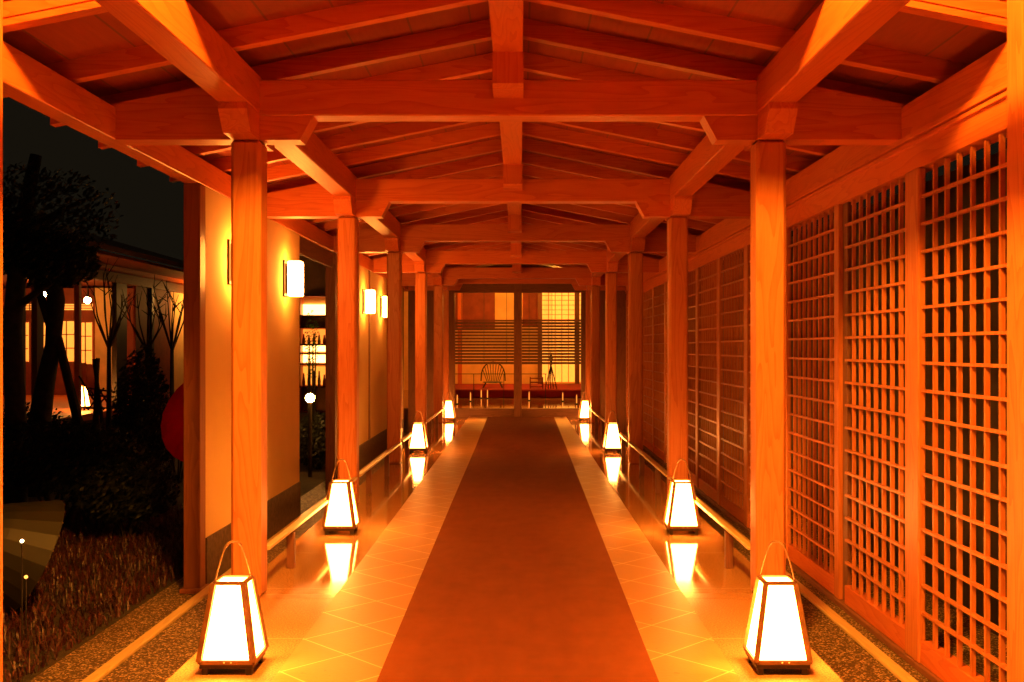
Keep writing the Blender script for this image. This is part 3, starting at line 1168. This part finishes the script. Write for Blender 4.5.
# small garden light by the green parasol and a glowing ball for its reflection
for i, (px, py, y, rr, lab) in enumerate(((22, 541, 5.2, 0.010, 'tiny white garden light on the green parasol'), (26, 577, 5.3, 0.010, 'tiny orange glow in the grass standing in for the reflection of the light above'))):
    a = at(px, py, y)
    e = empty('light_or_reflection', (a[0], y, LOW), lab, 'light')
    MB().tube([(0, 0, 0), (0, 0, a[2] - LOW - rr)], 0.004, 6).build('stem', M['iron'], e)
    MB().ball((0, 0, a[2] - LOW), rr, 2).build('bulb', glow('tiny_%d' % i, (1, 0.7, 0.35) if i == 0 else (1, 0.3, 0.05), 4.0 if i == 0 else 1.2), e)

# bright globe light in the garden
a = at(310, 398, 12.0)
e = empty('garden_globe_lamp', (a[0], 12.0, LOW), 'very bright small garden lamp seen through the wall opening', 'lamp')
MB().tube([(0, 0, 0), (0, 0, a[2] - LOW - 0.05)], 0.025, 8).build('stem', M['iron'], e)
MB().ball((0, 0, a[2] - LOW), 0.055, 3).build('globe', M['bulb'], e, smooth=True)
shrub(318, 440, 12.8, (0.32, 0.5, 0.35), 3000, 'dark shrub under the bright garden lamp')

# ------------------------------------------------------------------ neighbouring building, far left
FX = CX - 8.5
nb = empty('neighbour_building', (FX, 20, 0), 'lit wooden building across the garden at the far left', 'building')


def nbox(name, mat, x0, x1, y0, y1, z0, z1, parent=nb):
    return MB().box(x0 - FX, x1 - FX, y0 - 20, y1 - 20, z0, z1).build(name, mat, parent)


nbox('veranda_floor', M['wood_y'], FX - 8, FX + 0.3, 14, 30, -0.12, 0.0)
nbox('plinth', M['stone_dark'], FX - 8, FX, 14, 30, LOW, -0.12)
nbox('eaves_beam', M['dark_y'], FX - 0.1, FX + 0.1, 14, 30, 2.62, 2.82)
rf = MB()
rf.prism([(0.9, 3.05), (-4.5, 4.6), (-4.5, 4.7), (0.9, 3.15)], 'y', -6, 10)
rf.build('roof', M['dark_x'], nb)
nbox('ceiling', M['red_wall'], FX - 8, FX + 0.9, 14, 30, 2.96, 3.02)
nbox('frieze', M['wood_y'], FX - 0.04, FX + 0.04, 14, 30, 2.82, 2.96)
for yy, w_, mt in ((17.0, 0.16, 'dark_z'), (17.6, 0.25, 'dark_z'), (19.2, 0.10, 'wood_z'), (21.2, 0.55, 'black_wood'), (23.0, 0.14, 'black_wood')):  # the black posts carry their unlit shade in the colour
    nbox('post', M[mt], FX - 0.05, FX + 0.05, yy - w_ / 2, yy + w_ / 2, 0, 2.62)
EY = 27.5
nbox('end_wall', M['red_wall'], FX - 8, FX, EY, EY + 0.1, 0, 2.9)
# orange plaster panels and red-brown doors on the facade plane beyond y 20
nbox('red_door', M['red_wall'], FX - 0.06, FX + 0.0, 22.1, 24.3, 0, 2.1)
nbox('plaster_panel', M['orange_wall'], FX - 0.05, FX, 24.3, 25.9, 0, 2.62)
nbox('transom', M['red_wall'], FX - 0.06, FX, 22.1, 24.3, 2.1, 2.62)
# lit windows in the end wall
for x0, x1, z0, z1 in ((-13.62, -13.46, 0.87, 1.96), (-13.26, -13.00, 0.87, 1.96), (-12.62, -12.19, 0.87, 2.0), (-12.05, -11.72, 0.8, 1.96), (-13.62, -13.2, 2.28, 2.47), (-12.6, -11.7, 2.28, 2.47)):
    wd = nbox('window', M['amber_glow'], x0, x1, EY - 0.04, EY, z0, z1)
    mm = MB()
    n = 3
    for i in range(n + 1):
        z = z0 + (z1 - z0) * i / n
        mm.box(x0 - FX, x1 - FX, EY - 0.06 - 20, EY - 0.04 - 20, z - 0.012, z + 0.012)
    mm.box((x0 + x1) / 2 - 0.012 - FX, (x0 + x1) / 2 + 0.012 - FX, EY - 0.06 - 20, EY - 0.04 - 20, z0, z1)
    mm.build('muntin', M['dark_z'], wd)
nbox('end_plaster', M['orange_wall'], -11.62, -11.1, EY - 0.05, EY, 0, 2.9)
nbox('counter', M['red_wall'], -13.8, -11.7, EY - 0.9, EY - 0.4, 0, 0.85)
for x, y, z in ((-12.17, 25.6, 2.62), (-10.55, 24.5, 2.42), (-7.75, 25.2, 2.40)):  # last bulb is an added, hidden one that lights the plaster panel
    g_ = MB().ball((x - FX, y - 20, z), 0.085, 2)
    g_.build('ceiling_light', M['bulb'], nb)
    MB().tube([(x - FX, y - 20, z), (x - FX, y - 20, 2.86)], 0.01, 5).build('light_cord', M['black_wood'], nb)
# lantern on the veranda
o = copy_tree(proto)
o.location = (FX - 0.35, 19.9 + 0.25, 0)
o.scale = (1.25, 1.25, 1.4)
tag(o, 'paper lantern on the veranda across the garden at far left', 'lantern')

# display shelves seen through the wall opening
y = 24.0
a0, a1 = at(300, 348, y)[0], at(328, 348, y)[0]
r = empty('display_shelf', ((a0 + a1) / 2, y, LOW), 'brightly lit display shelf seen through the opening in the left wall', 'shelf')
hw = (a1 - a0) / 2
MB().box(-hw - 0.3, hw + 1.0, 0.25, 0.28, 0, 4.3).build('back', M['orange_wall'], r)
for z0, z1 in ((2.34, 2.60), (1.46, 1.60), (1.19, 1.38)):  # glowing strips stand for the lit goods and shelf backs
    MB().box(-hw, hw, 0.20, 0.25, z0, z1).build('lit_back_glow', M['bright_glow'], r)
MB().box(-hw, hw, 0.20, 0.25, 1.65, 2.0).build('lit_back_glow', M['amber_glow'], r)
MB().box(-hw, hw, 0.20, 0.25, 0.66, 1.1).build('lit_back_glow', M['soft_glow'], r)
for z in (0.0, 0.6, 1.145, 1.40, 1.61, 2.02, 2.3, 2.78):
    MB().box(-hw, hw, -0.1, 0.25, z, z + 0.035).build('board', M['red_wall'], r)
for sx in (-hw, hw):
    MB().box(sx - 0.03, sx + 0.03, -0.1, 0.28, 0, 2.8).build('side', M['wood_z'], r)
q = random.Random(4)
k = 0
for z, zh in ((1.645, 0.34), (0.635, 0.4)):
    n = 5
    for i in range(n):
        x = -hw + 0.09 + (2 * hw - 0.18) * i / (n - 1)
        h = q.uniform(0.6, 1.0) * zh
        cpt = 0.035
        o = MB().tube([(x, 0, z), (x, 0, z + h * 0.3), (x, 0, z + h * 0.75), (x, 0, z + h)], [cpt, cpt * 1.2, cpt * 0.6, cpt * 0.5], 8)
        o = o.build('jar', M['white_paper'] if i % 2 else M['wood_z'], smooth=True)
        o.location = r.location
        tag(o, 'small jar on the bright display shelf beyond the wall opening', 'jar', 'jars on the display shelf')
shrub(312, 345, 13.5, (0.10, 0.2, 0.5), 300, 'slender leafy plant in front of the bright display shelf', 0.022, 'slender_plant', 'lit_leaf')
